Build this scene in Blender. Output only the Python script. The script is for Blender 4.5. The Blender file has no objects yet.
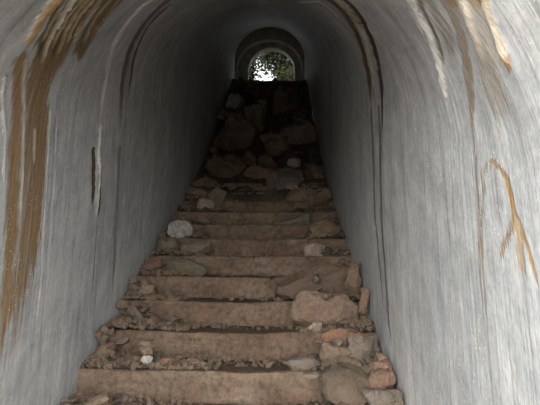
import bpy, bmesh, math, random
import numpy as np
from mathutils import Vector, Matrix, noise, Euler

random.seed(7); RNG = np.random.default_rng(7)
C = bpy.context.scene.collection
# ------------------------------------------------------------------ measures
F = 425.0                       # focal length in pixels of a 540 px wide frame
PITCH = 0.1872
YAW = math.atan(9.5 / F)
CAMZ = 1.694                    # eye above the bottom landing
W = 1.71; R = W / 2
CX = 0.145 * W                  # camera stands right of the centre line
D_, M_ = 0.29, 0.6023           # tread, slope
H_ = D_ * M_
Y0 = 2.445; Z0 = CAMZ - 0.4709  # first fully seen nosing
def nose(y): return Z0 + M_ * (y - Y0)
def nk(k): return Y0 + k * D_, Z0 + k * H_
YF = 1.0                        # vault is level in front of this
SPR = 1.57
MOUTH = 0.42
YE = 9.6                        # upper end wall
def zs(y): return nose(max(y, YF)) + SPR
LASTK = 24

# ------------------------------------------------------------------ camera
cam_d = bpy.data.cameras.new('camera'); cam = bpy.data.objects.new('camera', cam_d); C.objects.link(cam)
cam_d.sensor_width = 36; cam_d.lens = 36 * F / 540; cam_d.clip_start = 0.02
cam.matrix_world = (Matrix.Translation((CX, 0, CAMZ)) @ Matrix.Rotation(YAW, 4, 'Z') @
                    Matrix.Rotation(math.pi / 2 + PITCH, 4, 'X') @ Matrix.Rotation(math.radians(0.4), 4, 'Z'))
bpy.context.scene.camera = cam
CMW = cam.matrix_world.copy(); CO = CMW.translation.copy(); CR = CMW.to_3x3()
def ray(px, py): return (CR @ Vector((px - 270, 202.5 - py, -F))).normalized()

def tunnel_hit(px, py):
    """where a line of sight meets the tunnel lining -> (s, y), s signed: + / - side, returned as (side, s, y)"""
    d = ray(px, py); t = 0.3
    while t < 14:
        p = CO + d * t; z = p.z - zs(p.y)
        out = abs(p.x) >= R if z < 0 else math.hypot(p.x, z) >= R
        if out: break
        t += 0.004
    side = 1 if p.x > 0 else -1
    s = z if z < 0 else math.atan2(z, abs(p.x)) * R
    return side, s, p.y

# ------------------------------------------------------------------ helpers
def mesh_obj(name, verts, faces, mat, parent=None, smooth=True):
    me = bpy.data.meshes.new(name); me.from_pydata(verts, [], faces); me.update()
    if smooth: me.polygons.foreach_set('use_smooth', [True] * len(me.polygons))
    me.materials.append(mat)
    o = bpy.data.objects.new(name, me); C.objects.link(o); o.parent = parent
    return o
def bm_obj(name, bm, mat, parent=None, smooth=True):
    me = bpy.data.meshes.new(name); bm.to_mesh(me); bm.free()
    if smooth: me.polygons.foreach_set('use_smooth', [True] * len(me.polygons))
    me.materials.append(mat)
    o = bpy.data.objects.new(name, me); C.objects.link(o); o.parent = parent
    return o
def tag(o, label=None, cat=None, group=None, kind=None):
    if label: o['label'] = label
    if cat: o['category'] = cat
    if group: o['group'] = group
    if kind: o['kind'] = kind
    return o

class NT:
    def __init__(s, name, rough=0.85, spec=0.3):
        s.m = bpy.data.materials.new(name); s.m.use_nodes = True; s.t = s.m.node_tree
        s.b = s.t.nodes['Principled BSDF']; s.b.inputs['Roughness'].default_value = rough
        s.b.inputs['Specular IOR Level'].default_value = spec
    def n(s, typ, **kw):
        nd = s.t.nodes.new(typ)
        for k, v in kw.items():
            if k.startswith('_'): setattr(nd, k[1:], v)
            else: nd.inputs[k.replace('__', ' ')].default_value = v
        return nd
    def l(s, a, b): s.t.links.new(a, b)
    def noise(s, vec, scale, detail=4, rough=0.6, stretch=None):
        if stretch:
            mp = s.n('ShaderNodeMapping'); mp.inputs['Scale'].default_value = stretch; s.l(vec, mp.inputs[0]); vec = mp.outputs[0]
        nd = s.n('ShaderNodeTexNoise', Scale=scale, Detail=detail, Roughness=rough); s.l(vec, nd.inputs['Vector'])
        return nd.outputs['Fac']
    def ramp(s, fac, stops):
        r = s.n('ShaderNodeValToRGB'); e = r.color_ramp.elements
        while len(e) < len(stops): e.new(0.5)
        for i, (p, c) in enumerate(stops):
            e[i].position = p; e[i].color = (*c, 1) if len(c) == 3 else c
        s.l(fac, r.inputs[0]); return r.outputs[0]
    def mix(s, a, b, fac, mode='MIX'):
        m = s.n('ShaderNodeMix', _data_type='RGBA', _blend_type=mode)
        for sock, v in ((m.inputs[0], fac), (m.inputs[6], a), (m.inputs[7], b)):
            if hasattr(v, 'links'): s.l(v, sock)
            else: sock.default_value = v if isinstance(v, (int, float)) else (*v, 1)
        return m.outputs[2]
    def math(s, op, a, b=0.0, c=0.0, clamp=False):
        m = s.n('ShaderNodeMath', _operation=op, _use_clamp=clamp)
        for i, v in enumerate((a, b, c)):
            if hasattr(v, 'links'): s.l(v, m.inputs[i])
            else: m.inputs[i].default_value = v
        return m.outputs[0]
    def bump(s, h, strength=0.5, dist=0.01):
        b = s.n('ShaderNodeBump', Strength=strength, Distance=dist); s.l(h, b.inputs['Height']); s.l(b.outputs[0], s.b.inputs['Normal'])
    def col(s, c): s.l(c, s.b.inputs['Base Color'])

# ------------------------------------------------------------------ lining material (form-board streaks, lime, rust wash)
def lining_mat():
    t = NT('weathered_concrete', 0.62, 0.35)
    uv = t.n('ShaderNodeUVMap', _uv_map='UVMap').outputs[0]        # u = along the form boards, v = along the tunnel
    fine = t.noise(uv, 1, 5, 0.65, (2.2, 60, 1))
    mid = t.noise(uv, 1, 4, 0.6, (0.9, 16, 1))
    broad = t.noise(uv, 1, 3, 0.5, (0.8, 2.2, 1))
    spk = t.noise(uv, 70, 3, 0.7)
    pat = t.noise(uv, 7, 6, 0.7)
    base = t.ramp(broad, [(0.3, (0.39, 0.41, 0.425)), (0.7, (0.56, 0.57, 0.57))])
    base = t.mix(base, t.ramp(mid, [(0.32, (0.62, 0.61, 0.60)), (0.5, (1, 1, 1)), (0.7, (1.2, 1.19, 1.17))]), 0.5, 'MULTIPLY')
    base = t.mix(base, t.ramp(fine, [(0.36, (0.55, 0.54, 0.53)), (0.47, (0.97, 0.97, 0.97)), (0.56, (1.02, 1.02, 1.02)), (0.66, (1.25, 1.24, 1.22))]), 0.42, 'MULTIPLY')
    base = t.mix(base, t.ramp(pat, [(0.35, (0.80, 0.80, 0.80)), (0.65, (1.16, 1.15, 1.14))]), 0.9, 'MULTIPLY')
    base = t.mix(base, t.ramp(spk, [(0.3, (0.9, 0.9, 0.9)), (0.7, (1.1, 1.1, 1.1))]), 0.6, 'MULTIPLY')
    blot = t.noise(uv, 1, 6, 0.72, (4, 13, 1))
    base = t.mix(base, (0.68, 0.67, 0.65), t.ramp(blot, [(0.52, (0, 0, 0)), (0.66, (0.5,) * 3)]))
    base = t.mix(base, (0.30, 0.28, 0.25), t.ramp(t.noise(uv, 1, 6, 0.72, (3, 26, 1)), [(0.56, (0, 0, 0)), (0.7, (0.45,) * 3)]))
    # stains and crusts that sit on the concrete
    st = t.n('ShaderNodeVertexColor', _layer_name='stain')
    rag = t.noise(uv, 1, 6, 0.75, (9, 75, 1))
    a = t.math('ADD', st.outputs['Alpha'], t.math('ADD', t.math('MULTIPLY', t.math('SUBTRACT', rag, 0.5), 1.7), t.math('MULTIPLY', t.math('SUBTRACT', t.noise(uv, 1, 5, 0.7, (1.6, 42, 1)), 0.5), 1.8)))
    a = t.math('MULTIPLY', t.math('MULTIPLY', st.outputs['Alpha'], 3.0, clamp=True), t.math('MULTIPLY', t.math('SUBTRACT', a, 0.08), 1.9, clamp=True), clamp=True)
    sc = t.mix(st.outputs['Color'], t.ramp(fine, [(0.35, (0.62, 0.6, 0.55)), (0.6, (1.15, 1.15, 1.15))]), 0.8, 'MULTIPLY')
    base = t.mix(base, sc, a)
    base = t.mix(base, t.ramp(t.noise(uv, 1, 4, 0.7, (34, 60, 1)), [(0.3, (0.72, 0.72, 0.72)), (0.5, (1, 1, 1)), (0.7, (1.28, 1.28, 1.27))]), 0.55, 'MULTIPLY')
    # sparkle of water drops, painted in as tiny lime-white dots in patches
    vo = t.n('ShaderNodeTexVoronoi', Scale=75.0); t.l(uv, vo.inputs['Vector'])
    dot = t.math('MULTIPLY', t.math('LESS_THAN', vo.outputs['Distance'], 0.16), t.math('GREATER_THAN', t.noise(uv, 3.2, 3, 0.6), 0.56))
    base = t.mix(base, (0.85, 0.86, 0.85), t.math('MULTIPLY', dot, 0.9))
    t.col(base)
    h = t.math('ADD', t.math('MULTIPLY', fine, 0.7), t.math('ADD', t.math('MULTIPLY', pat, 0.6), t.math('MULTIPLY', spk, 0.25)))
    h = t.math('ADD', h, t.math('MULTIPLY', a, t.math('ADD', t.math('MULTIPLY', rag, 1.0), t.math('MULTIPLY', t.noise(uv, 1, 5, 0.75, (40, 90, 1)), 1.6))))
    t.bump(h, 0.55, 0.012)
    return t.m
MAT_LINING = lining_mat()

def vnoise(x, y, seed=0, octaves=4):
    r = np.random.default_rng(seed); g = r.random((257, 257)); out = 0; amp = 1; tot = 0
    for _ in range(octaves):
        xi = np.floor(x).astype(int); yi = np.floor(y).astype(int); fx = x - xi; fy = y - yi
        fx = fx * fx * (3 - 2 * fx); fy = fy * fy * (3 - 2 * fy)
        a = g[xi % 256, yi % 256]; b = g[(xi + 1) % 256, yi % 256]; c = g[xi % 256, (yi + 1) % 256]; d = g[(xi + 1) % 256, (yi + 1) % 256]
        out = out + amp * ((a * (1 - fx) + b * fx) * (1 - fy) + (c * (1 - fx) + d * fx) * fy); tot += amp; amp *= 0.5; x = x * 2.03 + 11; y = y * 2.03 + 5
    return out / tot

# strokes seen on the lining: (points along the run, half width m, colour, strength, thickness of the crust m)
BR = (0.25, 0.165, 0.085); DK = (0.085, 0.062, 0.038); WH = (0.82, 0.81, 0.78); OR = (0.55, 0.33, 0.13); TAN = (0.52, 0.44, 0.35); PALE = (0.8, 0.74, 0.62); CRK = (0.44, 0.29, 0.15)
ST = []
def S(pts, w, col, a=1.0, th=0.0, soft=0.5): ST.append((pts, w, col, a, th, soft))
# left: broad rust wash below the crusts, then streaks and crusts
S([(108, -14), (80, 8), (56, 38), (38, 70), (33, 110), (31, 160), (27, 230), (20, 300), (10, 400)], 0.135, (0.29, 0.21, 0.125), 0.72, 0, 0.9)
S([(92, -12), (62, 22), (45, 55), (42, 100), (41, 160), (36, 230), (30, 300)], 0.062, (0.30, 0.20, 0.105), 0.85, 0, 0.9)
S([(20, 60), (17, 110), (14, 170), (10, 240), (6, 310), (0, 380)], 0.05, (0.33, 0.215, 0.11), 0.85, 0, 0.9)
S([(26, 60), (24, 110), (22, 170), (18, 250)], 0.012, WH, 0.7, 0.004)
S([(4, 78), (4, 130), (2, 200)], 0.014, WH, 0.9, 0.006)
S([(50, 110), (48, 150), (46, 190), (43, 240), (38, 300), (33, 360)], 0.008, WH, 0.6)
S([(35, 130), (34, 165)], 0.010, WH, 0.6)
S([(57, 110), (55, 160), (50, 230), (45, 300), (40, 380)], 0.016, (0.62, 0.62, 0.62), 0.5)
S([(120, -20), (96, -4), (76, 14), (60, 34), (52, 60), (50, 90)], 0.13, (0.27, 0.18, 0.10), 1.0, 0, 0.4)
S([(138, -20), (114, 0), (97, 20), (85, 42), (79, 66)], 0.09, (0.27, 0.19, 0.11), 0.85, 0, 0.6)
S([(78, -12), (60, 6), (48, 26), (41, 45), (39, 62)], 0.022, (0.11, 0.078, 0.045), 1.0)
S([(94, -12), (76, 6), (64, 24), (57, 42), (52, 62)], 0.022, (0.11, 0.078, 0.045), 1.0)
S([(108, -12), (90, 5), (78, 22), (70, 38), (66, 56)], 0.018, (0.11, 0.078, 0.045), 0.95)
S([(118, -12), (104, 4), (92, 20), (83, 36), (79, 54)], 0.016, (0.11, 0.078, 0.045), 0.9)
S([(70, -14), (54, 2), (40, 20), (31, 35), (26, 48)], 0.023, (0.6, 0.38, 0.17), 1.0, 0.014)
S([(62, -12), (48, 2), (36, 18), (28, 33), (22, 48)], 0.011, PALE, 1.0, 0.010)
S([(82, -10), (72, 1), (60, 18), (51, 36), (45, 50), (42, 66)], 0.016, PALE, 1.0, 0.016)
S([(98, -10), (86, 1), (74, 16), (65, 32), (60, 48), (57, 60)], 0.012, (0.62, 0.5, 0.36), 1.0, 0.015)
S([(110, -8), (98, 2), (86, 16), (78, 30), (74, 48)], 0.011, (0.56, 0.44, 0.3), 1.0, 0.014)
S([(124, -7), (114, 4), (105, 14), (98, 26), (92, 42)], 0.008, (0.5, 0.38, 0.22), 0.9, 0.010)
S([(104, -9), (92, 2), (80, 16), (71, 32), (66, 50)], 0.009, (0.66, 0.55, 0.40), 1.0, 0.010)
S([(118, -8), (107, 2), (96, 16), (88, 30), (84, 46)], 0.009, (0.62, 0.50, 0.34), 1.0, 0.010)
S([(76, -10), (64, 2), (53, 18), (45, 33), (40, 46)], 0.008, (0.60, 0.50, 0.38), 1.0, 0.010)
S([(90, -10), (79, 2), (67, 18), (58, 34), (52, 50)], 0.007, (0.68, 0.60, 0.48), 1.0, 0.010)
S([(112, -16), (99, -2), (88, 12), (79, 28)], 0.009, DK, 1.0, -0.006)
S([(128, -14), (114, 2), (103, 16), (95, 30)], 0.010, DK, 0.9, -0.006)
# white line and its dark foot
S([(166, -12), (151, 0), (139, 9), (128, 22), (118, 37), (111, 54), (106, 75), (102, 99), (99, 128)], 0.036, (0.86, 0.86, 0.84), 0.85, 0.008)
S([(99, 128), (98, 155), (99, 172), (97, 195), (95, 222)], 0.020, (0.88, 0.87, 0.82), 1.0, 0.012)
S([(94, 150), (93.5, 175), (93, 206)], 0.021, (0.12, 0.085, 0.045), 1.2, -0.006, 0.2)
S([(101, 172), (100, 196), (98, 220)], 0.019, (0.17, 0.12, 0.07), 0.9)
S([(97, 225), (95, 260), (92, 300)], 0.012, (0.3, 0.28, 0.25), 0.5)
# second left joint
S([(182, -10), (166, 2), (152, 15), (140, 31), (131, 49), (125, 70), (122, 95), (120, 150)], 0.051, (0.2, 0.18, 0.155), 0.68, -0.008)
S([(170, 6), (154, 20), (143, 36), (135, 56), (131, 78), (128, 110)], 0.020, (0.10, 0.085, 0.07), 0.9, -0.008)
S([(166, 12), (150, 26), (141, 44), (136, 60)], 0.011, (0.66, 0.65, 0.61), 0.8, 0.006)
S([(119, 150), (117, 200), (115, 245), (112, 300)], 0.030, (0.24, 0.235, 0.22), 0.6)
# right joint with brown crust
S([(318, -14), (340, -3), (352, 6), (362, 20), (370, 38), (376, 56), (380, 76), (382, 100), (382, 150)], 0.048, (0.10, 0.072, 0.045), 1.2, -0.008, 0.6)
S([(314, -10), (334, -4), (345, 4), (355, 16), (363, 30)], 0.036, (0.40, 0.33, 0.23), 1.0, 0.016)
S([(308, -8), (326, -2), (340, 9), (350, 22), (359, 40), (365, 62), (369, 85), (371, 110)], 0.069, (0.17, 0.125, 0.08), 1.0, -0.008)
S([(340, 0), (352, 14), (362, 32), (369, 55), (374, 80), (376, 110)], 0.035, (0.52, 0.47, 0.39), 1.0, 0.014)
S([(300, 2), (320, 2), (332, 10), (342, 24)], 0.022, (0.72, 0.72, 0.69), 0.85, 0.006)
S([(379, 110), (380, 160), (381, 215), (384, 262), (388, 320), (391, 345)], 0.040, (0.2, 0.195, 0.19), 0.62, -0.004)
S([(371, 110), (373, 160), (375, 215), (379, 262), (384, 320)], 0.036, (0.22, 0.215, 0.21), 0.6, -0.004)
# right outer streaks
S([(410, -6), (418, 12), (427, 28), (435, 48), (440, 66), (445, 88), (447, 110)], 0.027, (0.88, 0.86, 0.82), 1.0, 0.010)
S([(404, -6), (412, 12), (420, 28), (428, 46)], 0.018, (0.7, 0.69, 0.66), 0.6, 0.004)
S([(416, -6), (424, 10), (433, 28), (440, 48), (444, 70)], 0.018, (0.2, 0.17, 0.13), 0.7)
S([(436, -10), (448, 8), (457, 26), (464, 50), (469, 84), (473, 125)], 0.028, (0.42, 0.35, 0.28), 0.7)
S([(462, 30), (468, 70), (472, 120), (476, 180), (480, 250), (484, 340)], 0.014, (0.33, 0.28, 0.22), 0.55)
S([(452, -10), (474, 15), (487, 45), (494, 90), (498, 130)], 0.075, (0.55, 0.49, 0.43), 0.55, 0, 0.7)
S([(456, -6), (467, 16), (474, 34), (480, 50), (485, 66)], 0.020, (0.72, 0.66, 0.57), 0.9, 0.008)
S([(478, -10), (488, 6), (496, 24), (503, 44), (509, 62), (511, 70)], 0.013, (0.56, 0.45, 0.33), 0.8)
S([(476, -10), (486, 4), (494, 22), (501, 42), (507, 58), (510, 66)], 0.010, (0.80, 0.71, 0.57), 1.0, 0.010)
S([(509, 60), (511, 70)], 0.014, (0.52, 0.32, 0.17), 0.9)
# rusty crack
S([(400, -20), (430, 2), (446, 30), (452, 60)], 0.05, (0.36, 0.31, 0.26), 0.45, 0, 0.7)
S([(428, -22), (446, -6), (460, 10)], 0.04, (0.30, 0.20, 0.12), 0.8, 0, 0.6)
S([(466, -22), (478, -6), (486, 8)], 0.05, (0.36, 0.24, 0.14), 0.7, 0, 0.6)
S([(480, 176), (486, 166), (494, 161)], 0.0035, CRK, 0.4)
S([(494, 161), (501, 168), (508, 180), (512, 198), (515, 212), (521, 228), (528, 248), (534, 272), (542, 296)], 0.013, CRK, 0.95)
S([(508, 182), (512, 200), (515, 213)], 0.014, (0.5, 0.31, 0.13), 0.85)
S([(515, 216), (508, 232), (503, 248), (500, 264)], 0.009, CRK, 0.7)
S([(518, 224), (520, 250), (523, 280)], 0.020, (0.55, 0.42, 0.28), 0.55)
S([(483, 180), (481, 220), (484, 270), (486, 330)], 0.013, (0.4, 0.31, 0.2), 0.6)
S([(495, 170), (497, 195), (498, 225)], 0.011, (0.4, 0.36, 0.31), 0.5)
STW = []
for pts, w, col, a, th, soft in ST:
    q = [tunnel_hit(*p) for p in pts]
    STW.append((q[0][0], np.array([(s, y) for _, s, y in q]), w, col, a, th, soft))

def paint(side, s, y):
    """albedo + coverage + crust thickness of what has run down the lining at (s, y)"""
    rgb = np.zeros(s.shape + (3,)); al = np.zeros(s.shape); th = np.zeros(s.shape)
    rag = vnoise(s * 10, y * 34, 3) ; wob = (vnoise(s * 6, y * 3 + 40, 5) - 0.5) * 0.02
    yy = y + wob
    for sd, P, w, col, a, t_, soft in STW:
        if sd != side: continue
        lo = P.min(0) - 3 * w - .02; hi = P.max(0) + 3 * w + .02
        m = (s > lo[0]) & (s < hi[0]) & (yy > lo[1]) & (yy < hi[1])
        if not m.any(): continue
        ps = s[m]; py = yy[m]; best = np.full(ps.shape, 9.0); tt = np.zeros(ps.shape)
        n = len(P) - 1
        for i in range(n):
            A, B = P[i], P[i + 1]; d = B - A; L = (d ** 2).sum() + 1e-9
            u = np.clip(((ps - A[0]) * d[0] + (py - A[1]) * d[1]) / L, 0, 1)
            dist = np.hypot(ps - A[0] - u * d[0], py - A[1] - u * d[1])
            b = dist < best; best[b] = dist[b]; tt[b] = (i + u[b]) / n
        thin = w < 0.02; w_ = max(w, 0.011); soft = max(soft, 0.9) if thin else soft
        wl = w_ * ((0.9 + 0.3 * rag[m]) if thin else (0.5 + 1.0 * rag[m])) * np.clip((1 - tt) * 3 + 0.35, 0, 1)
        k = np.clip((1 - best / wl) / soft, 0, 1) * a
        k *= np.clip((1.0 - tt) * 6, 0.15, 1)
        k = np.clip(k, 0, 1)
        o = al[m]; na = k + o * (1 - k)
        c = rgb[m]; c = (np.array(col) * k[:, None] + c * (o * (1 - k))[:, None]) / np.maximum(na, 1e-6)[:, None]
        rgb[m] = c; al[m] = na; nt_ = t_ * k * (0.15 + 1.5 * vnoise(ps * 38, py * 120, 9, 3)); th[m] = np.where(np.abs(nt_) > np.abs(th[m]), nt_, th[m])
    return rgb, al, th

ys = np.concatenate([np.arange(MOUTH, 0.89, 0.05), np.arange(0.9, 3.6, 0.0095), np.arange(3.6, YE, 0.03), [YE]])
ZSY = np.array([zs(y) for y in ys])
def lining(name, kind):
    """kind -1 / +1: side walls, 0: the vault"""
    ny = len(ys)
    if kind:
        ns = 150; t = np.linspace(0, 1, ns)
        zb = np.array([min(nose(y) - 0.42, 1.5 * 9) if y > 0.75 else -0.03 for y in ys]); zb = np.maximum(zb, -0.03)
        Z = ZSY[None] + (zb - ZSY)[None] * t[:, None]; Y = np.repeat(ys[None], ns, 0); s = Z - ZSY[None]
        X = np.full_like(Z, kind * R); NX = np.full_like(Z, -kind); NZ = np.zeros_like(Z)
        rgb, al, th = paint(kind, s, Y); us = s
    else:
        ns = 241; th0 = np.linspace(0, math.pi, ns)          # 0 = right spring line
        T = np.repeat(th0[:, None], ny, 1); Y = np.repeat(ys[None], ns, 0)
        X = R * np.cos(T); Z = ZSY[None] + R * np.sin(T); NX = -np.cos(T); NZ = -np.sin(T)
        s = np.minimum(T, math.pi - T) * R
        a = paint(1, s, Y); b = paint(-1, s, Y); rt = (T <= math.pi / 2)
        rgb = np.where(rt[..., None], a[0], b[0]); al = np.where(rt, a[1], b[1]); th = np.where(rt, a[2], b[2]); us = np.where(rt, s, s)
    side = np.where(X > 0, 1.0, -1.0)
    und = (vnoise(us * 1.2 + 50, Y * 9 + side * 7 + 40, 21, 3) - 0.5) * 0.012 * (0.5 if kind else 1)
    fade = np.clip(np.abs(s) / 0.1, 0, 1)
    dsp = und * fade + th
    X = X + NX * dsp; Z = Z + NZ * dsp
    V = np.stack([X, Y, Z], -1).reshape(-1, 3)
    idx = np.arange(ns * ny).reshape(ns, ny)
    q = np.stack([idx[:-1, :-1], idx[:-1, 1:], idx[1:, 1:], idx[1:, :-1]], -1).reshape(-1, 4)
    if kind == 1: q = q[:, ::-1]
    if kind == 0: q = q[:, ::-1]
    me = bpy.data.meshes.new(name)
    me.vertices.add(len(V)); me.vertices.foreach_set('co', V.ravel())
    me.loops.add(q.size); me.loops.foreach_set('vertex_index', q.ravel().astype(np.int32))
    me.polygons.add(len(q)); me.polygons.foreach_set('loop_start', np.arange(0, q.size, 4, dtype=np.int32)); me.polygons.foreach_set('loop_total', np.full(len(q), 4, dtype=np.int32))
    me.polygons.foreach_set('use_smooth', np.ones(len(q), dtype=bool)); me.update(calc_edges=True)
    uvl = me.uv_layers.new(name='UVMap'); UV = np.stack([us + 10, Y + 20 * side], -1).reshape(-1, 2)
    if kind == 0: UV = np.stack([us + 10, Y + 20 * side], -1).reshape(-1, 2)
    uvl.data.foreach_set('uv', UV[q.ravel()].ravel())
    ca = me.color_attributes.new('stain', 'FLOAT_COLOR', 'POINT')
    ca.data.foreach_set('color', np.concatenate([rgb, al[..., None]], -1).reshape(-1).astype(np.float32))
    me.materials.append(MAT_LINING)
    o = bpy.data.objects.new(name, me); C.objects.link(o); o['kind'] = 'structure'
    return o
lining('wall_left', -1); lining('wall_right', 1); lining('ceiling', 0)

# ------------------------------------------------------------------ plain materials
def stone_mat(name, c, var=0.25, rough=0.9, dirt=(0.12, 0.09, 0.065), dirtamt=0.5, scale=1.0, tint=None, dust=0.8):
    t = NT(name, rough, 0.25); tc = t.n('ShaderNodeTexCoord').outputs['Object']
    oi = t.n('ShaderNodeObjectInfo').outputs['Random']
    add = t.n('ShaderNodeVectorMath', _operation='ADD'); t.l(tc, add.inputs[0]); cx = t.n('ShaderNodeCombineXYZ'); t.l(t.math('MULTIPLY', oi, 37.0), cx.inputs[0]); t.l(cx.outputs[0], add.inputs[1]); v = add.outputs[0]
    a = t.noise(v, 9 * scale, 5, 0.65); b = t.noise(v, 45 * scale, 4, 0.7); d = t.noise(v, 3.5 * scale, 4, 0.6)
    lo = tuple(x * (1 - var) for x in c); hi = tuple(min(1, x * (1 + var)) for x in c)
    col = t.ramp(a, [(0.3, lo), (0.7, hi)])
    col = t.mix(col, t.ramp(b, [(0.32, (0.45, 0.44, 0.43)), (0.5, (0.95, 0.95, 0.95)), (0.7, (1.5, 1.48, 1.45))]), 0.8, 'MULTIPLY')
    if tint: col = t.mix(col, tint, t.ramp(d, [(0.52, (0, 0, 0)), (0.66, (0.8, 0.8, 0.8))]))
    col = t.mix(col, dirt, t.ramp(t.noise(v, 6 * scale, 5, 0.7), [(0.5, (0, 0, 0)), (0.72, (dirtamt,) * 3)]))
    col = t.mix(col, (0.18, 0.132, 0.096), t.ramp(t.noise(v, 4.5 * scale, 6, 0.75), [(0.40, (0.15 * dust,) * 3), (0.62, (dust,) * 3)]))
    vr = t.ramp(oi, [(0, (0.8, 0.8, 0.8)), (1, (1.2, 1.18, 1.15))])
    col = t.mix(col, vr, 0.8, 'MULTIPLY')
    t.col(col); t.bump(t.math('ADD', a, t.math('MULTIPLY', b, 0.7)), 0.9, 0.02)
    return t.m
SM = {
 'brown': stone_mat('brown_stone', (0.235, 0.165, 0.115)),
 'tan': stone_mat('tan_stone', (0.30, 0.225, 0.165)),
 'grey': stone_mat('grey_stone', (0.20, 0.175, 0.15)),
 'bluegrey': stone_mat('cool_grey_stone', (0.19, 0.18, 0.165)),
 'green': stone_mat('greenish_grey_stone', (0.20, 0.20, 0.155)),
 'red': stone_mat('reddish_brick_stone', (0.42, 0.21, 0.135), tint=(0.33, 0.21, 0.14)),
 'pink': stone_mat('pinkish_stone', (0.36, 0.215, 0.16)),
 'pale': stone_mat('pale_stone', (0.42, 0.345, 0.27), dirtamt=0.2, dust=0.25),
 'white': stone_mat('pale_grey_stone', (0.46, 0.44, 0.41), dirtamt=0.2, dust=0.2),
 'rose': stone_mat('pinkish_brown_stone', (0.265, 0.185, 0.143), dust=0.5),
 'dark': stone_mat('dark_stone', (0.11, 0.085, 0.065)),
}
def step_mat():
    t = NT('worn_step_stone', 0.9, 0.2); tc = t.n('ShaderNodeTexCoord').outputs['Object']
    a = t.noise(tc, 3.2, 5, 0.6); b = t.noise(tc, 28, 5, 0.75); c = t.noise(tc, 1, 4, 0.6, (2.2, 2, 9)); e = t.noise(tc, 110, 2, 0.6)
    col = t.ramp(a, [(0.3, (0.155, 0.108, 0.079)), (0.5, (0.212, 0.157, 0.118)), (0.7, (0.275, 0.22, 0.172))])
    col = t.mix(col, t.ramp(c, [(0.35, (0.78, 0.72, 0.66)), (0.6, (1.1, 1.08, 1.05))]), 0.8, 'MULTIPLY')
    col = t.mix(col, t.ramp(b, [(0.34, (0.5, 0.47, 0.45)), (0.5, (1, 1, 1)), (0.68, (1.5, 1.45, 1.4))]), 0.8, 'MULTIPLY')
    col = t.mix(col, (0.36, 0.19, 0.12), t.ramp(t.noise(tc, 6, 4, 0.7), [(0.56, (0, 0, 0)), (0.72, (0.55,) * 3)]))
    geo = t.n('ShaderNodeNewGeometry'); sx = t.n('ShaderNodeSeparateXYZ'); t.l(geo.outputs['True Normal'], sx.inputs[0])
    # soil lies on the flat treads
    col = t.mix(col, t.ramp(b, [(0.3, (0.10, 0.072, 0.05)), (0.7, (0.19, 0.14, 0.10))]), t.ramp(sx.outputs[2], [(0.6, (0, 0, 0)), (0.9, (0.9,) * 3)]))
    t.col(col); t.bump(t.math('ADD', t.math('MULTIPLY', b, 0.8), t.math('ADD', t.math('MULTIPLY', e, 0.4), a)), 1.0, 0.02)
    return t.m
MAT_STEP = step_mat()
def soil_mat():
    t = NT('dark_soil', 1.0, 0.1); tc = t.n('ShaderNodeTexCoord').outputs['Object']
    a = t.noise(tc, 4, 6, 0.7); b = t.noise(tc, 40, 5, 0.7)
    t.col(t.mix(t.ramp(a, [(0.3, (0.085, 0.070, 0.054)), (0.7, (0.165, 0.135, 0.105))]), t.ramp(b, [(0.3, (0.6,) * 3), (0.7, (1.4,) * 3)]), 0.8, 'MULTIPLY'))
    t.bump(t.math('ADD', a, b), 0.9, 0.03); return t.m
MAT_SOIL = soil_mat()

# ------------------------------------------------------------------ staircase
stair = bpy.data.objects.new('staircase', None); C.objects.link(stair); stair.location = (0, Y0 - 7 * D_, 0)
tag(stair, 'long straight flight of worn brown stone steps climbing up the tunnel', 'staircase')
JOINTS = {0: [], 1: [], 2: [0.37], 3: [0.19], 4: [0.03], 5: [0.10, 0.52], 6: [-0.25], 7: [0.2], 8: [-0.1, 0.4], 9: [0.3], 10: [-0.3]}
def step_mesh(k):
    y0, zt = nk(k); nx = 150
    z0 = max(zt - H_ - 0.03, -0.02)
    prof = [(0.006, z0), (0.004, z0 + 0.05), (0.0, z0 + 0.085), (0.0, zt - 0.075), (0.0, zt - 0.045), (0.0, zt - 0.028), (0.002, zt - 0.013), (0.008, zt - 0.004), (0.018, zt), (0.045, zt), (0.09, zt), (0.15, zt), (0.22, zt), (D_ + 0.04, zt), (D_ + 0.04, z0)]
    V = []; xs = [-R - 0.01 + (2 * R + 0.02) * i / nx for i in range(nx + 1)]
    for x in xs:
        jd = min([abs(x - j) for j in JOINTS.get(k, [])] + [9])
        blk = sum(1 for j in JOINTS.get(k, []) if x > j)
        boff = noise.noise(Vector((blk * 7.3, k * 3.1, 1))) * 0.010
        for i, (dy, z) in enumerate(prof):
            nz = noise.fractal(Vector((x * 3, dy * 6 + k * 5, z * 6)), 0.8, 2, 4)
            edge = 1.0 if 2 < i < 12 else 0.0
            wear = -0.007 * math.exp(-((x + 0.1) / 0.45) ** 2) if i > 4 else 0
            chip = max(0, noise.noise(Vector((x * 9, k * 9, 3))) - 0.25) * 0.03 if 5 <= i <= 8 else 0
            gro = 0.022 * max(0, 1 - jd / 0.013) if edge else 0
            V.append((x, y0 + dy + nz * 0.016 * edge + boff * (1 if i < 12 else 0) + gro + chip, z + (nz * 0.006 + wear - gro - chip * 0.6) * edge))
    n = len(prof); Fc = []
    for i in range(nx):
        for j in range(n):
            a = i * n + j; b = i * n + (j + 1) % n
            Fc.append((a, a + n, b + n, b))
    Fc.append(tuple(range(n))); Fc.append(tuple(nx * n + j for j in reversed(range(n))))
    V = [(x - stair.location.x, y - stair.location.y, z) for x, y, z in V]
    return V, Fc
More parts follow.
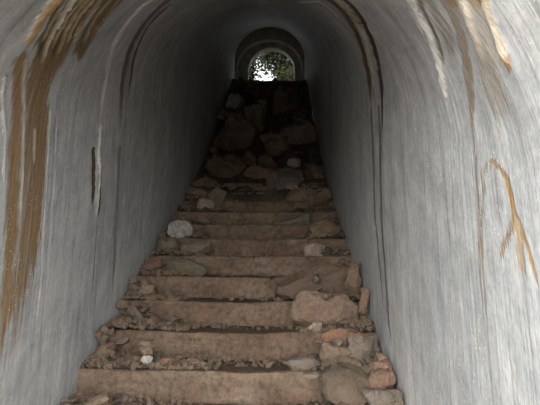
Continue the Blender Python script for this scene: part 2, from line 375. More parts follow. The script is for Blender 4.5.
for k in range(-6, 15):
    V, Fc = step_mesh(k)
    o = mesh_obj('step', V, Fc, MAT_STEP, stair)
    bm = bmesh.new(); bm.from_mesh(o.data); bmesh.ops.recalc_face_normals(bm, faces=bm.faces[:]); bm.to_mesh(o.data); bm.free()

# ------------------------------------------------------------------ height field for laying stones down
CELL = 0.015; GX = int(W / CELL) + 1; GY = int((YE + 1.2) / CELL) + 1
fld = np.zeros((GX, GY)); gy = np.arange(GY) * CELL; gx = -R + np.arange(GX) * CELL
def stairz(y):
    k = math.floor((y - Y0) / D_)
    return max(0.0, nk(k)[1]) if y >= Y0 - 6 * D_ else 0.0
HEAP0, HEAPS = 5.35, 0.905
def heapz(y):
    return nose(HEAP0) - 0.17 + HEAPS * (y - HEAP0) if y < 9.32 else nose(HEAP0) - 0.17 + HEAPS * (9.32 - HEAP0) + 0.012 * (y - 9.32)
HN = vnoise(gx[:, None] * 2.5 + 30, gy[None] * 2.5 + 9, 77, 4) - 0.5
heap = np.array([heapz(y) for y in gy])[None] + HN * np.where(gy > 9.2, 0.03, 0.2)[None]
heap += 0.12 * (np.abs(gx)[:, None] / R) ** 2 * (gy < 9.2)[None]
fld[:] = np.array([stairz(y) for y in gy])[None]
def lay(X, Y, r):
    i = np.clip(((X + R) / CELL).round().astype(int), 0, GX - 1); j = np.clip((Y / CELL).round().astype(int), 0, GY - 1); return i, j

# soil drifts: ragged ledges of dirt and crumbs against the walls, and the great heap that fills the upper tunnel
def zone(k):
    """(left reach, left height, right reach, right height) in metres of the debris banked on step k"""
    T = {-3: (.3, .05, .5, .12), -2: (.4, .05, .5, .16), -1: (.42, .06, .45, .16), 0: (.60, .055, .42, .10), 1: (.40, .07, .36, .10), 2: (.30, .08, .34, .12), 3: (.34, .09, .4, .12),
         4: (.36, .08, .40, .14), 5: (.42, .09, .38, .13), 6: (.45, .10, .42, .13), 7: (.5, .12, .45, .13), 8: (.5, .14, .5, .13), 9: (.5, .14, .55, .13), 10: (.55, .15, .6, .14), 11: (.6, .15, .8, .15), 12: (.8, .15, .8, .17)}
    return T.get(k, (.1, .01, .1, .01))
base0 = fld.copy(); dr = np.zeros_like(fld); rn = vnoise(gx[:, None] * 9 + 60, gy[None] * 9 + 3, 5, 4); rn2 = vnoise(gx[:, None] * 30 + 60, gy[None] * 30 + 3, 6, 3)
for k in range(-5, 14):
    y0, zt = nk(k); lr, lh, rr, rh = zone(k); m = (gy >= y0 + 0.004) & (gy < y0 + D_)
    ff = np.clip((gy[m] - y0 - 0.006) / 0.07, 0, 1)[None]
    dl = np.clip(1 - (gx[:, None] + R) / (lr * (0.5 + rn[:, m])), 0, 1); drr = np.clip(1 - (R - gx[:, None]) / (rr * (0.5 + rn[:, m])), 0, 1)
    hgt = lh * np.sqrt(dl) + rh * np.sqrt(drr) * 0.9
    base = 0.012 * np.clip((gy[m] - y0 - 0.15) / 0.12, 0, 1)[None] * rn[:, m]       # thin dirt at the riser foot
    dr[:, m] = (hgt * ff * (0.35 + 0.75 * rn[:, m]) * 0.8 + base)
surf = fld + dr
surf = np.where((gy[None] > HEAP0 - 0.4), np.maximum(surf, heap), surf)
def grid_mesh(name, j0, j1, mat, step=1, sel=None, dz=None):
    J = list(range(j0, j1, step)); V = []; 
    for i in range(GX):
        for j in J: V.append((float(gx[i]) if i not in (0, GX - 1) else float(np.sign(gx[i]) * R), float(gy[j]), float(surf[i, j] + (dz[i, j] if dz is not None else 0))))
    n = len(J); Fc = []
    for i in range(GX - 1):
        for a in range(n - 1):
            if sel is None or sel[i, J[a]]: Fc.append((i * n + a, (i + 1) * n + a, (i + 1) * n + a + 1, i * n + a + 1))
    return mesh_obj(name, V, Fc, mat)
jA = int((Y0 - 5 * D_) / CELL); jB = int((HEAP0 - 0.3) / CELL); jC = int((YE + 0.9) / CELL)
kk = np.floor((gy - Y0) / D_).astype(int); same = np.append(kk[1:] == kk[:-1], False)
sel = ((surf - fld) > 0.003) & same[None]
rubdz = (rn2 - 0.5) * 0.03 * (dr > 0.01)
surf += np.where(gy[None] < HEAP0, rubdz, 0)
o = grid_mesh('loose_debris', jA, jB, MAT_SOIL, 1, sel)
tag(o, 'crumbled brown dirt and grit drifted over the treads along both walls', 'debris', kind='stuff')
surf[:, :] = np.where(gy[None] >= HEAP0 - 0.3, surf + (rn2 - 0.5) * 0.05, surf)
o = grid_mesh('earth_heap', jB, jC, MAT_SOIL)
tag(o, 'dark heap of earth and rubble burying the upper steps below the far opening', 'earth heap', kind='stuff')
fld = np.maximum(fld, surf)

# ------------------------------------------------------------------ stones
def rock_mesh(name, seed, dims, mat, flat=0.0, pts=16, box=0.0, rough=0.03, sub=2):
    r = random.Random(seed); bm = bmesh.new()
    for i in range(pts):
        u = Vector((r.gauss(0, 1), r.gauss(0, 1), r.gauss(0, 1))).normalized()
        if box: 
            m = max(abs(c) for c in u); u = u.lerp(u / m, box)
        u *= r.uniform(0.86, 1.0)
        bm.verts.new(u)
    res = bmesh.ops.convex_hull(bm, input=bm.verts)
    bmesh.ops.delete(bm, geom=[g for g in res['geom_interior'] if isinstance(g, bmesh.types.BMVert)], context='VERTS')
    bmesh.ops.dissolve_limit(bm, angle_limit=0.25, verts=bm.verts, edges=bm.edges)
    mn = [min(v.co[i] for v in bm.verts) for i in range(3)]; mx = [max(v.co[i] for v in bm.verts) for i in range(3)]
    for v in bm.verts:
        for i in range(3): v.co[i] = ((v.co[i] - mn[i]) / (mx[i] - mn[i]) - 0.5) * dims[i]
    sz = min(dims)
    bmesh.ops.bevel(bm, geom=bm.edges[:], offset=sz * 0.07, segments=2, profile=0.6, affect='EDGES', clamp_overlap=True)
    bmesh.ops.triangulate(bm, faces=bm.faces[:])
    for _ in range(sub):
        es = [e for e in bm.edges if e.calc_length() > max(0.012, sz * 0.16)]
        if es: bmesh.ops.subdivide_edges(bm, edges=es, cuts=1, use_grid_fill=True); bmesh.ops.triangulate(bm, faces=bm.faces[:])
    bm.normal_update()
    o3 = Vector((seed * 1.7, 3.3, 8.1))
    for v in bm.verts:
        n = noise.fractal(v.co * (2.2 / sz) + o3, 0.7, 2.1, 4); v.co += v.normal * n * sz * rough * 2
    me = bpy.data.meshes.new(name); bm.to_mesh(me); bm.free()
    me.polygons.foreach_set('use_smooth', [True] * len(me.polygons)); me.materials.append(mat)
    if hasattr(me, 'set_sharp_from_angle'): me.set_sharp_from_angle(angle=math.radians(38))
    return me
def mverts(me):
    a = np.empty(len(me.vertices) * 3); me.vertices.foreach_get('co', a); a = a.reshape(-1, 3)
    e = np.empty(len(me.edges) * 2, dtype=np.int32); me.edges.foreach_get('vertices', e); e = e.reshape(-1, 2)
    return np.concatenate([a, (a[e[:, 0]] + a[e[:, 1]]) / 2])
def drop(o, x, y, sink=0.12, on=None, q=0.0, want=None):
    """lay stone o at x, y on whatever already lies there"""
    A = mverts(o.data); Mx = np.array((o.rotation_euler.to_matrix() @ Matrix.Diagonal(o.scale)))
    P = A @ Mx.T
    ext = P.max(0); enl = P.min(0)
    x = min(max(x, -R - enl[0] + 0.012), R - ext[0] - 0.012)
    i, j = lay(P[:, 0] + x, P[:, 1] + y, 0)
    h = P[:, 2].max() - P[:, 2].min(); low = P[:, 2] < P[:, 2].min() + h * 0.6
    gap = fld[i[low], j[low]] - P[low, 2]
    z = (np.quantile(gap, 1 - q) if q else gap.max()) - sink * h
    if want:                      # part of a heap of stones: it lies as high as the photograph shows it, on the steps or its neighbours
        d = ray(*want); zc = (CO + d * ((y - CO.y) / d.y)).z - (P[:, 2].max() + P[:, 2].min()) / 2
        z = max(min(z, zc), float((base0[i[low], j[low]] - P[low, 2]).max()) - 0.25 * h) if zc < z else z
    o.location = (x, y, z)
    np.maximum.at(fld, (i, j), P[:, 2] + z - 0.004)
    return o
def pxx(px, y):
    """x of the vertical plane seen in pixel column px at distance y, near the stair line"""
    z = nose(y); row = 300
    for _ in range(3):
        v = CR.inverted() @ (Vector((0, y, z)) - CO); row = 202.5 - F * v.y / -v.z
        d = ray(px, row); t = (y - CO.y) / d.y; X = (CO + d * t).x
    return X, -v.z / F      # x, metres per pixel

HERO = [
 # px, step, t (0 front..1 back), width px, height px, depth m, colour, rot(x,y,z deg), flat/box, label
 (180, 5, .25, 25, 24, .07, 'white', (-18, 8, 12), .0, 'round flat pale grey stone standing on edge against the left wall', 230),
 (315, 4, .25, 25, 15, .10, 'pale', (0, 4, 8), .7, 'blocky pale tan stone set on the large flat brown slab at right', 250.5),
 (318, 2, .55, 86, 34, .20, 'brown', (0, -5, 6), .45, 'large brown slab on the right lying under the blocky pale tan stone', 274),
 (324, 1, .62, 70, 37, .19, 'rose', (0, 3, -4), .5, 'large pinkish brown boulder on the right below the large brown slab', 302),
 (364, 1, .45, 9, 24, .03, 'pink', (0, 14, 0), .5, 'thin reddish stone sliver standing upright against the right wall', 293),
 (350, 0, .78, 56, 32, .10, 'red', (0, 8, -8), .3, 'rust red broken stone beside the right wall below the pinkish brown boulder', 331),
 (315, 1, .10, 16, 11, .06, 'pale', (0, 0, 20), .2, 'small pale wedge stone in front of the large pinkish brown boulder', 326),
 (372, 0, .50, 36, 27, .13, 'grey', (0, 6, 10), .35, 'grey brown block against the right wall below the rust red stone', 348),
 (334, 0, .40, 32, 26, .12, 'tan', (10, -14, 14), .2, 'light tan angular stone left of the grey brown block', 355),
 (304, 0, .35, 44, 15, .16, 'bluegrey', (0, -4, 5), .4, 'flat grey slab left of the light tan angular stone', 364),
 (350, 0, .16, 26, 14, .09, 'tan', (0, 6, -10), .2, 'smooth tan grey cobble just below the light tan angular stone', 365),
 (368, -1, .92, 20, 14, .08, 'grey', (0, 0, 30), .3, 'small grey stone wedged between the tan cobbles at the right wall', 374),
 (386, -1, .80, 21, 16, .09, 'pink', (0, 0, 8), .1, 'rounded pinkish tan cobble touching the right wall', 367),
 (382, -1, .55, 32, 24, .12, 'pink', (8, -22, 10), .3, 'salmon red triangular stone under the rounded pinkish tan cobble', 382),
 (346, -1, .50, 58, 44, .18, 'dark', (0, 10, 14), .1, 'large rounded dark brown boulder at the lower right of the lowest steps', 386),
 (386, -1, .15, 42, 24, .14, 'grey', (0, 4, 6), .3, 'grey brown stone at the foot of the right wall, lowest in the corner', 399),
 (67, -2, .85, 16, 14, .07, 'pale', (0, 0, 12), .1, 'rounded pale stone at the foot of the left wall, lowest on the left', 398),
 (105, 0, .55, 20, 14, .09, 'brown', (0, 10, 10), .1, 'rounded brown stone on the left ledge nearest the left wall', 347),
 (166, 0, .30, 17, 8, .06, 'pink', (0, 0, 15), .3, 'pinkish flat chip on the front edge of the second seen step', None),
 (192, 0, .45, 24, 7, .05, 'pink', (0, 4, -5), .4, 'long pinkish chip right of the pinkish flat chip', None),
 (146, 0, .20, 12, 10, .05, 'white', (0, 0, 30), .2, 'pale grey angular pebble left of the pinkish flat chip', None),
 (137, 1, .65, 24, 12, .07, 'grey', (0, 28, 15), .2, 'elongated grey stone leaning down toward the right on the left ledge', None),
 (156, 1, .50, 12, 10, .06, 'tan', (0, 10, 0), .2, 'tan wedge stone at the right end of the left ledge, below the fourth riser', None),
 (145, 2, .35, 19, 12, .08, 'tan', (0, 4, 10), .15, 'rounded tan stone on a left ledge, in front of the reddish brown chips', None),
 (150, 3, .25, 20, 10, .08, 'pink', (0, -12, 0), .3, 'pinkish brown stone tilted against the left wall below the greenish slab', None),
 (187, 3, .45, 44, 17, .12, 'green', (0, 14, 6), .3, 'greenish grey slab tilted on the left of the stairs below the round pale stone', None),
 (196, 4, .35, 32, 14, .12, 'green', (0, -10, -10), .3, 'greenish stone lying just under the round pale stone', None),
 (168, 4, .45, 22, 16, .10, 'green', (0, 10, 10), .2, 'dark greenish lump at the left wall under the round pale stone', None),
 (333, 5, .50, 36, 30, .20, 'brown', (0, 8, 10), .1, 'rounded brown boulder against the right wall behind the blocky pale tan stone', 233),
 (365, 2, .30, 20, 34, .12, 'brown', (0, -8, 5), .2, 'tall brown stone between the large slab and the right wall', 280),
 (292, 6, .30, 40, 12, .12, 'green', (0, -12, -8), .5, 'greenish brown slab lying under the long pale slab on the right', 224),
 (318, 6, .70, 58, 12, .10, 'tan', (0, -14, -8), .5, 'long pale brown slab sloping up to the right wall', 213),
 (302, 8, .30, 32, 20, .12, 'tan', (0, -4, 8), .4, 'light grey brown block behind the long pale slab on the right', 204),
 (326, 7, .70, 26, 20, .16, 'brown', (0, 10, 30), .2, 'brown boulder between the light grey brown block and the right wall', 197),
 (292, 9, .30, 14, 7, .06, 'pale', (0, 0, 12), .3, 'small pale chip directly above the light grey brown block', None),
 (313, 9, .60, 22, 9, .10, 'pink', (0, -6, 8), .3, 'pinkish stone near the right wall behind the light grey brown block', 189),
 (322, 10, .30, 12, 9, .07, 'tan', (0, 0, 12), .2, 'small tan stone touching the right wall above the pinkish stone', None),
 (205, 7, .30, 17, 13, .09, 'pale', (0, 8, 12), .5, 'squarish pale stone left of centre, above and right of the round pale stone', 205),
 (203, 6, .20, 16, 10, .08, 'tan', (0, 0, 40), .3, 'pale wedge stone directly below the squarish pale stone', 216),
 (216, 7, .60, 16, 22, .10, 'grey', (0, 30, 10), .3, 'grey slab leaning beside the squarish pale stone', None),
 (197, 9, .30, 26, 11, .12, 'brown', (0, 4, 8), .5, 'squared brown stone by the left wall above the squarish pale stone', None),
 (197, 8, .20, 22, 10, .10, 'tan', (0, 4, -8), .4, 'flat tan brown stone under the squared brown stone at left', None),
 (213, 12, .10, 20, 9, .10, 'pale', (0, 4, 8), .4, 'pale oblong stone by the left wall at the foot of the rubble heap', 175),
]
def hero(px, k, t, w, h, dep, colr, rot, box, label, row=None, seed=0, sink=0.06):
    y = nk(k)[0] + D_ * t; x, mp = pxx(px, y)
    ww, hh = w * mp, h * mp
    me = rock_mesh('stone', seed, (ww, max(dep, 0.03), hh), SM[colr], pts=46 if 'round' in label else 18, box=box, rough=0.05)
    o = bpy.data.objects.new('stone', me); C.objects.link(o)
    o.rotation_euler = Euler([math.radians(a) for a in rot])
    if abs(rot[1]) > 20: pass
    drop(o, x, y, sink, q=0.06, want=(px, row) if row else None)
    return tag(o, label, 'stone')
order = sorted(range(len(HERO)), key=lambda i: (HERO[i][3] * -1))
for i in order: hero(*HERO[i], seed=100 + i)

# boulders on the heap:  px, row of the centre, width px, height px, colour, label
def heap_y(row, lift):
    lo, hi = 5.0, 9.5
    for _ in range(40):
        m = (lo + hi) / 2; z = max(heapz(m), nose(m) + 0.02) + lift; v = CR.inverted() @ (Vector((CX, m, z)) - CO); r_ = 202.5 + F * v.y / v.z
        if r_ > row: lo = m
        else: hi = m
    return lo
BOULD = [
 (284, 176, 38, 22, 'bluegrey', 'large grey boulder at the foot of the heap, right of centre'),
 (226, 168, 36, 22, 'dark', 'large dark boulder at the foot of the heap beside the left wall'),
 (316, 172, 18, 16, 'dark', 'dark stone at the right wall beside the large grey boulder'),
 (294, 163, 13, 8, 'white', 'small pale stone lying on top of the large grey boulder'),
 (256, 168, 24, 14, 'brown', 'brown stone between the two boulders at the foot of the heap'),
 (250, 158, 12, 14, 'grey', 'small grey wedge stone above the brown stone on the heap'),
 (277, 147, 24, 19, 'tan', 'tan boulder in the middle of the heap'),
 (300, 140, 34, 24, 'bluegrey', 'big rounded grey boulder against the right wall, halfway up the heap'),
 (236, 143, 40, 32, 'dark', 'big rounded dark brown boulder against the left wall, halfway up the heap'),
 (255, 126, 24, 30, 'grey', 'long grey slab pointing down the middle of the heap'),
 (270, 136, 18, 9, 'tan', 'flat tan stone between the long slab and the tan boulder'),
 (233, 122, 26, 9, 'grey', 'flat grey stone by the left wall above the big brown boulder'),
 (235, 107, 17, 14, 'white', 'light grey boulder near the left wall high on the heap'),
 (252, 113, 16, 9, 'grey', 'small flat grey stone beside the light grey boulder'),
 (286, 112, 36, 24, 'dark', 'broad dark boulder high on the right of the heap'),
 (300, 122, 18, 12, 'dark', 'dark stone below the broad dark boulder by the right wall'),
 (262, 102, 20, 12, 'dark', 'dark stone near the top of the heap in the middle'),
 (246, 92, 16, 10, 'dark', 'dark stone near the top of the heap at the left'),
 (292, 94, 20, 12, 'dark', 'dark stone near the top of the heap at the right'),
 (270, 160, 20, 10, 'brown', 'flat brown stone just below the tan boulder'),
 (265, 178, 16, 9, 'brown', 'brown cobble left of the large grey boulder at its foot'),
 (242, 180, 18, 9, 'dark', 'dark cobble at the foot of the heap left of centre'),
]
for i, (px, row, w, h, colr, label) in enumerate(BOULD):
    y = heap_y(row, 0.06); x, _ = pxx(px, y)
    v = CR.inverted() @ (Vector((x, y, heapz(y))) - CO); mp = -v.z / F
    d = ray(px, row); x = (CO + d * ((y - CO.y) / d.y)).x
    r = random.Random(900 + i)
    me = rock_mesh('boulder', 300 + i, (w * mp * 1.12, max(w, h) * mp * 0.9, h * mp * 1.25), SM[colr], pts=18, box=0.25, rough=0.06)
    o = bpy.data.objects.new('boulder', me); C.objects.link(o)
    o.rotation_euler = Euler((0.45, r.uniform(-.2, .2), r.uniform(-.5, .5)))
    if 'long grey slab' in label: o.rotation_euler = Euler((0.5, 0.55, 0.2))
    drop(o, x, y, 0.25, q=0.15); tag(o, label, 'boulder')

# lesser rubble, every stone by itself
PROTO = {}
def proto(colr, n):
    if (colr, n) not in PROTO:
        sh = [(1, .8, .6), (1.1, .8, .4), (.9, .8, .8), (1.3, .6, .5), (1, 1, .35)][n]
        PROTO[colr, n] = rock_mesh('rubble_stone', 500 + n * 7 + len(colr), [c * 0.1 for c in sh], SM[colr], pts=13, box=.2, rough=.04, sub=1)
    return PROTO[colr, n]
ORD = {-2: 'half-seen bottom step', -1: 'lowest step seen', 0: 'second step from the bottom', 1: 'third step from the bottom', 2: 'fourth step from the bottom', 3: 'fifth step from the bottom', 4: 'sixth step from the bottom', 5: 'seventh step from the bottom', 6: 'eighth step from the bottom',
       7: 'ninth step from the bottom', 8: 'tenth step from the bottom', 9: 'eleventh step from the bottom', 10: 'twelfth step from the bottom', 11: 'thirteenth step from the bottom', 12: 'fourteenth step from the bottom'}
def small(x, y, s, colr, label, group):
    me = proto(colr, random.randrange(5)); o = bpy.data.objects.new('rubble_stone', me); C.objects.link(o)
    o.scale = (s / .1 * random.uniform(.8, 1.25), s / .1 * random.uniform(.8, 1.2), s / .1 * random.uniform(.75, 1.15))
    o.rotation_euler = Euler((random.uniform(-.45, .45), random.uniform(-.45, .45), random.uniform(0, 6.28)))
    drop(o, x, y, 0.12, q=0.1); tag(o, label, 'stone', group)
CW = ['brown', 'brown', 'tan', 'grey', 'tan', 'brown', 'grey', 'pink', 'bluegrey']
NS = {-2: (4, 4), -1: (14, 5), 0: (24, 6), 1: (14, 8), 2: (9, 8), 3: (9, 7), 4: (6, 7), 5: (5, 7), 6: (5, 6), 7: (5, 5), 8: (4, 5), 9: (3, 5), 10: (4, 5), 11: (4, 5), 12: (5, 5)}
for k, (nl, nr) in NS.items():
    lr, lh, rr, rh = zone(k); y0 = nk(k)[0]
    for side, n, reach in ((-1, nl, lr), (1, nr, rr)):
        nm = 'left' if side < 0 else 'right'
        for q in range(n):
            x = side * (R - 0.03 - reach * random.random() ** 1.3); y = y0 + D_ * random.uniform(.12, .9)
            s = random.choice((.045, .055, .065, .08, .10)) if k < 3 else random.uniform(.04, .085)
            colr = random.choice(CW if k < 3 else (CW + ['green', 'grey']))
            small(x, y, s, colr, f'small rubble stone by the {nm} wall on the {ORD[k]}', f'small stones at the {nm} wall on the {ORD[k]}')
for q in range(60):
    y = random.uniform(5.7, 9.25); x = random.uniform(-R + .08, R - .08)
    part = 'lower' if y < 7.2 else 'upper'
    small(x, y, random.uniform(.07, .2), random.choice(['dark', 'brown', 'grey', 'dark', 'green']), f'dark broken stone lying among the boulders on the {part} part of the earth heap', f'broken stones on the {part} earth heap')
# grit
ib = bmesh.new(); bmesh.ops.create_icosphere(ib, subdivisions=1, radius=1); IV = np.array([v.co[:] for v in ib.verts]); IF = np.array([[v.index for v in f.verts] for f in ib.faces]); ib.free()
GV = []; GF = []; cnt = 0
for q in range(9000):
    k = random.choice([-1, 0, 0, 0, 1, 1, 1, 2, 2, 3, 3, 4, 5, 6, 7, 8]); lr, lh, rr, rh = zone(k); side = random.choice((-1, -1, 1)); reach = (lr if side < 0 else rr) * 1.25
    if q % 6 == 0: x = random.uniform(-R, R) * 0.97; y = nk(k)[0] + D_ * (1 - random.random() ** 2 * 0.6) - 0.012
    else: x = side * (R - .015 - reach * random.random() ** 1.2); y = nk(k)[0] + D_ * random.uniform(.06, .97)
    if k != math.floor((y - Y0) / D_): continue
    i = min(GX - 1, max(0, int(round((x + R) / CELL)))); j = int(round(y / CELL)); s_ = .005 + .018 * random.random() ** 3
    M3 = np.array(Euler((random.random() * 6, random.random() * 6, 0)).to_matrix()) @ np.diag([random.uniform(.7, 1.5), 1, random.uniform(.5, 1)]) * s_
    GV.append((IV * RNG.uniform(.72, 1.2, (len(IV), 1))) @ M3.T + np.array([x, y, surf[i, j] + s_ * .4])); GF.append(IF + cnt * len(IV)); cnt += 1
o = mesh_obj('grit', np.concatenate(GV).tolist(), np.concatenate(GF).tolist(), stone_mat('grit_stone', (0.27, 0.205, 0.15), scale=3), None, False)
tag(o, 'fine brown grit and stone crumbs scattered over the treads', 'grit', kind='stuff')

# ------------------------------------------------------------------ upper end: ring wall, short passage, outside bank and bushes
SPZ = CAMZ + 5.209 - 1.694 + 0 if False else CAMZ + 5.209
HW = 32.5 * 10.38 / F; CRN = CAMZ + 5.93 - SPZ
def arch(n, hw, crown, zc, xc, zbot):
    p = [(xc + hw, zbot)] + [(xc + hw * math.cos(math.pi * i / n), zc + crown * math.sin(math.pi * i / n)) for i in range(n + 1)] + [(xc - hw, zbot)]
    return p
def end_wall():
    n = 40; zb = 3.2; xo = 0.0
    inner = arch(n, HW, CRN, SPZ, xo, zb); outer = arch(n, R + .25, R + .25, zs(YE), 0, zb)
    inner2 = arch(n, HW * .94, CRN * .93, SPZ, xo, zb)
    V = []; Fc = []
    N = len(inner)
    jamb = arch(n, 23.5 * 10.5 / F, CRN * .86, SPZ - .02, .045, zb)
    for ring, y in ((outer, YE), (inner, YE), (inner, YE + .14), (jamb, YE + .16), (jamb, YE + .34)):
        V += [(x, y, z) for x, z in ring]
    for a in range(4):
        for i in range(N - 1): Fc.append((a * N + i, a * N + i + 1, (a + 1) * N + i + 1, (a + 1) * N + i))
    t = NT('far_concrete', 0.85, 0.2); tc = t.n('ShaderNodeTexCoord').outputs['Object']
    a = t.noise(tc, 5, 5, .7); t.col(t.ramp(a, [(.3, (.22, .22, .20)), (.7, (.42, .42, .39))])); t.bump(a, .6, .02)
    o = mesh_obj('wall_back', V, Fc, t.m, None, False); o['kind'] = 'structure'
end_wall()
def patch(name, x0, x1, y0, y1, zf, mat, n=60):
    V = []; Fc = []
    for i in range(n + 1):
        for j in range(n + 1):
            x = x0 + (x1 - x0) * i / n; y = y0 + (y1 - y0) * j / n; V.append((x, y, zf(x, y)))
    for i in range(n):
        for j in range(n): a = i * (n + 1) + j; Fc.append((a, a + n + 1, a + n + 2, a + 1))
    return mesh_obj(name, V, Fc, mat)
ZT = heapz(9.5)
o = patch('hillside', -6, 6, YE + .8, YE + 13, lambda x, y: ZT - .12 + max(0, y - YE - 1.6) * 0.10 + 0.5 * abs(x) ** 1.3 * .4 * min(1, max(0, y - YE - 1)) + noise.noise(Vector((x, y, 0))) * .12, MAT_SOIL)
tag(o, None, None, None, 'structure')

def leaf_mat(name, c, tr=0.25):
    t = NT(name, 0.6, 0.3); tc = t.n('ShaderNodeTexCoord').outputs['Object']
    t.col(t.ramp(t.noise(tc, 6, 3, .6), [(.3, tuple(x * .6 for x in c)), (.7, tuple(x * 1.4 for x in c))]))
    tl = t.n('ShaderNodeBsdfTranslucent'); tl.inputs[0].default_value = (c[0] * 1.5, c[1] * 1.6, c[2], 1)
    mx = t.n('ShaderNodeMixShader', Fac=tr); t.l(t.b.outputs[0], mx.inputs[1]); t.l(tl.outputs[0], mx.inputs[2])
    t.l(mx.outputs[0], t.t.nodes['Material Output'].inputs[0]); return t.m
LM = [leaf_mat('dark_green_leaf', (.02, .024, .009)), leaf_mat('olive_leaf', (.05, .05, .018), .3)]
MAT_TWIG = stone_mat('bark', (.10, .075, .05))
def shrub(name, x, y, z, w, d, h, n, lm, seed, label, leaf=.055):
    r = random.Random(seed); root = bpy.data.objects.new(name, None); C.objects.link(root); root.location = (x, y, z)
    tag(root, label, 'bush')
    bm = bmesh.new(); lb = bmesh.new(); tips = []
    for s in range(7):
        a = r.uniform(0, 6.28); p = Vector((r.uniform(-.05, .05), r.uniform(-.05, .05), -.1)); dirv = Vector((math.cos(a) * .5 * w / h, math.sin(a) * .5 * d / h, 1))
        for q in range(5):
            p2 = p + dirv * h / 5 * r.uniform(.7, 1.05) + Vector((r.uniform(-.04, .04), r.uniform(-.04, .04), 0)); rad = .018 * (1 - q / 6)
            ax = (p2 - p); m = Matrix.Translation((p + p2) / 2) @ ax.to_track_quat('Z', 'Y').to_matrix().to_4x4()
            bmesh.ops.create_cone(bm, segments=6, radius1=rad, radius2=rad * .8, depth=ax.length, matrix=m); p = p2; tips.append(p.copy())
    bm_obj('stem', bm, MAT_TWIG, root)
    for q in range(n):
        if q % 3: c = r.choice(tips) + Vector((r.gauss(0, w * .13), r.gauss(0, d * .13), r.gauss(0, h * .1)))
        else:
            u = Vector((r.gauss(0, 1), r.gauss(0, 1), r.gauss(0, 1))).normalized() * r.uniform(.6, 1); c = Vector((u.x * w / 2, u.y * d / 2, h * .55 + u.z * h * .45))
        s = leaf * r.uniform(.6, 1.4); e = Euler((r.uniform(0, 6.28), r.uniform(0, 6.28), r.uniform(0, 6.28))).to_matrix()
        vs = [lb.verts.new(c + e @ Vector(v) * s) for v in ((0, -1, 0), (.42, -.2, .1), (.3, .5, .08), (0, 1, -.05), (-.3, .5, .08), (-.42, -.2, .1))]
        lb.faces.new(vs)
    bm_obj('foliage', lb, lm, root, False)
B0 = ZT - .05
def xr(px, y): return pxx(px, y)[0] if False else (CO + ray(px, 62) * ((y - CO.y) / ray(px, 62).y)).x
shrub('leafy_bush', xr(244, 10.7), 10.7, B0, .55, .6, 1.7, 2400, LM[0], 1, 'dark leafy bush at the left side of the bright far opening')
shrub('leafy_bush', xr(293, 10.7), 10.7, B0, .72, .6, 1.15, 3000, LM[1], 2, 'dense olive bush at the right side of the bright far opening', .05)
shrub('leafy_bush', xr(300, 12.4), 12.4, B0 + .1, 1.5, 1.0, 3.0, 4000, LM[0], 3, 'tall dark green bush rising behind the dense olive bush', .08)
shrub('leafy_bush', xr(228, 12.4), 12.4, B0 + .1, 1.2, 1.0, 3.2, 2600, LM[0], 4, 'tall dark green bush rising behind the left dark bush', .08)
def tree():
    r = random.Random(9); tx, ty = xr(318, 11.8), 11.8; root = bpy.data.objects.new('leaning_tree', None); C.objects.link(root); root.location = (tx, ty, B0)
    tag(root, 'tree whose dark leafy boughs hang across the top of the far opening', 'tree')
    bm = bmesh.new(); lb = bmesh.new()
    P = [Vector((0, 0, -.2)), Vector((.02, 0, .8)), Vector((-.1, 0, 1.6)), Vector((-.3, -.05, 2.2)), Vector((-.7, -.1, 2.5)), Vector((-1.2, -.15, 2.55)), Vector((-1.7, -.1, 2.45))]
    for a, b in zip(P, P[1:]):
        ax = b - a; bmesh.ops.create_cone(bm, segments=8, radius1=.07, radius2=.06, depth=ax.length, matrix=Matrix.Translation((a + b) / 2) @ ax.to_track_quat('Z', 'Y').to_matrix().to_4x4())
    bm_obj('trunk', bm, MAT_TWIG, root)
    for q in range(7000):
        k = r.uniform(2, 5.99); a = P[int(k)].lerp(P[int(k) + 1], k % 1); c = a + Vector((r.gauss(0, .16), r.gauss(0, .3), r.gauss(-.28, .36)))
        e = Euler((r.uniform(0, 6.28), r.uniform(0, 6.28), r.uniform(0, 6.28))).to_matrix(); sz = .06 * r.uniform(.6, 1.4)
        lb.faces.new([lb.verts.new(c + e @ Vector(v) * sz) for v in ((0, -1, 0), (.42, -.2, .1), (.3, .5, .08), (0, 1, -.05), (-.3, .5, .08), (-.42, -.2, .1))])
    bm_obj('foliage', lb, LM[0], root, False)
tree()

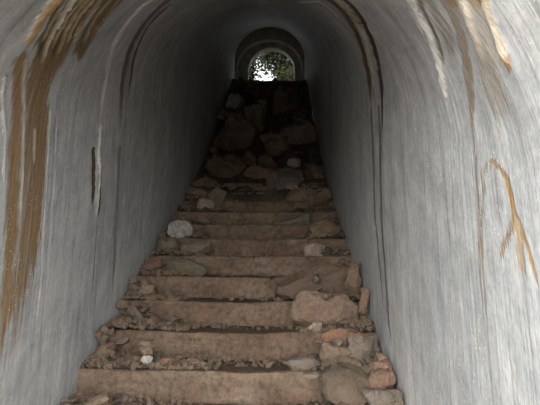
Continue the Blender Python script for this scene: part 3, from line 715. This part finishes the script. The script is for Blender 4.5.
# ------------------------------------------------------------------ lower end: landing, ground, face wall
def flat(name, x0, x1, y0, y1, z, mat, th=.2):
    bm = bmesh.new(); bmesh.ops.create_cube(bm, size=1, matrix=Matrix.Translation(((x0 + x1) / 2, (y0 + y1) / 2, z - th / 2)) @ Matrix.Diagonal((x1 - x0, y1 - y0, th, 1)))
    o = bm_obj(name, bm, mat, None, False); o['kind'] = 'structure'; return o
flat('floor', -R - .02, R + .02, MOUTH - .02, Y0 - 6 * D_ + .02, 0, MAT_STEP)
flat('ground', -14, 14, -16, MOUTH - .02, -.005, stone_mat('pale_gravel', (.42, .40, .37)))
def face():
    n = 48; inner = arch(n, R, R, zs(MOUTH), 0, 0); V = []; Fc = []
    outer = []
    for x, z in inner:
        u = x / R; zz = 5.5 if (z > zs(MOUTH) + .01) else z
        outer.append((x, zz))
    N = len(inner)
    V += [(x, MOUTH, z) for x, z in inner] + [(x, MOUTH, z) for x, z in outer]
    for i in range(1, N - 2): Fc.append((i, N + i, N + i + 1, i + 1))
    b = len(V)
    for sx in (1, -1):
        V += [(sx * R, MOUTH, 0), (sx * 8, MOUTH, 0), (sx * 8, MOUTH, 5.5), (sx * R, MOUTH, 5.5), (sx * R, MOUTH, zs(MOUTH))]
        Fc.append(tuple(range(b, b + 5))); b += 5
    t = NT('face_concrete', .8); tc = t.n('ShaderNodeTexCoord').outputs['Object']; t.col(t.ramp(t.noise(tc, 3, 5, .6), [(.3, (.3, .3, .3)), (.7, (.5, .5, .49))]))
    o = mesh_obj('wall_front', V, Fc, t.m, None, False); o['kind'] = 'structure'
face()

# ------------------------------------------------------------------ daylight
w = bpy.data.worlds.new('sky'); bpy.context.scene.world = w; w.use_nodes = True; nt = w.node_tree
bg = nt.nodes['Background']; tc = nt.nodes.new('ShaderNodeTexCoord')
dot = nt.nodes.new('ShaderNodeVectorMath'); dot.operation = 'DOT_PRODUCT'; nt.links.new(tc.outputs['Generated'], dot.inputs[0])
dot.inputs[1].default_value = Vector((-0.52, -0.80, 0.30)).normalized()       # the bright part of an overcast sky
rp = nt.nodes.new('ShaderNodeValToRGB'); e = rp.color_ramp.elements
e[0].position = 0.0; e[0].color = (.20, .205, .21, 1); e[1].position = 1.0; e[1].color = (1.0, .99, .96, 1)
em = e.new(0.28); em.color = (.40, .41, .425, 1)
nt.links.new(dot.outputs['Value'], rp.inputs[0]); nt.links.new(rp.outputs[0], bg.inputs[0]); bg.inputs[1].default_value = 9.5

vs = bpy.context.scene.view_settings
vs.view_transform = 'Standard'; vs.look = 'None'; vs.gamma = 1.0; vs.use_curve_mapping = False; vs.exposure = -0.06
bpy.context.scene.cycles.max_bounces = 10; bpy.context.scene.cycles.diffuse_bounces = 8
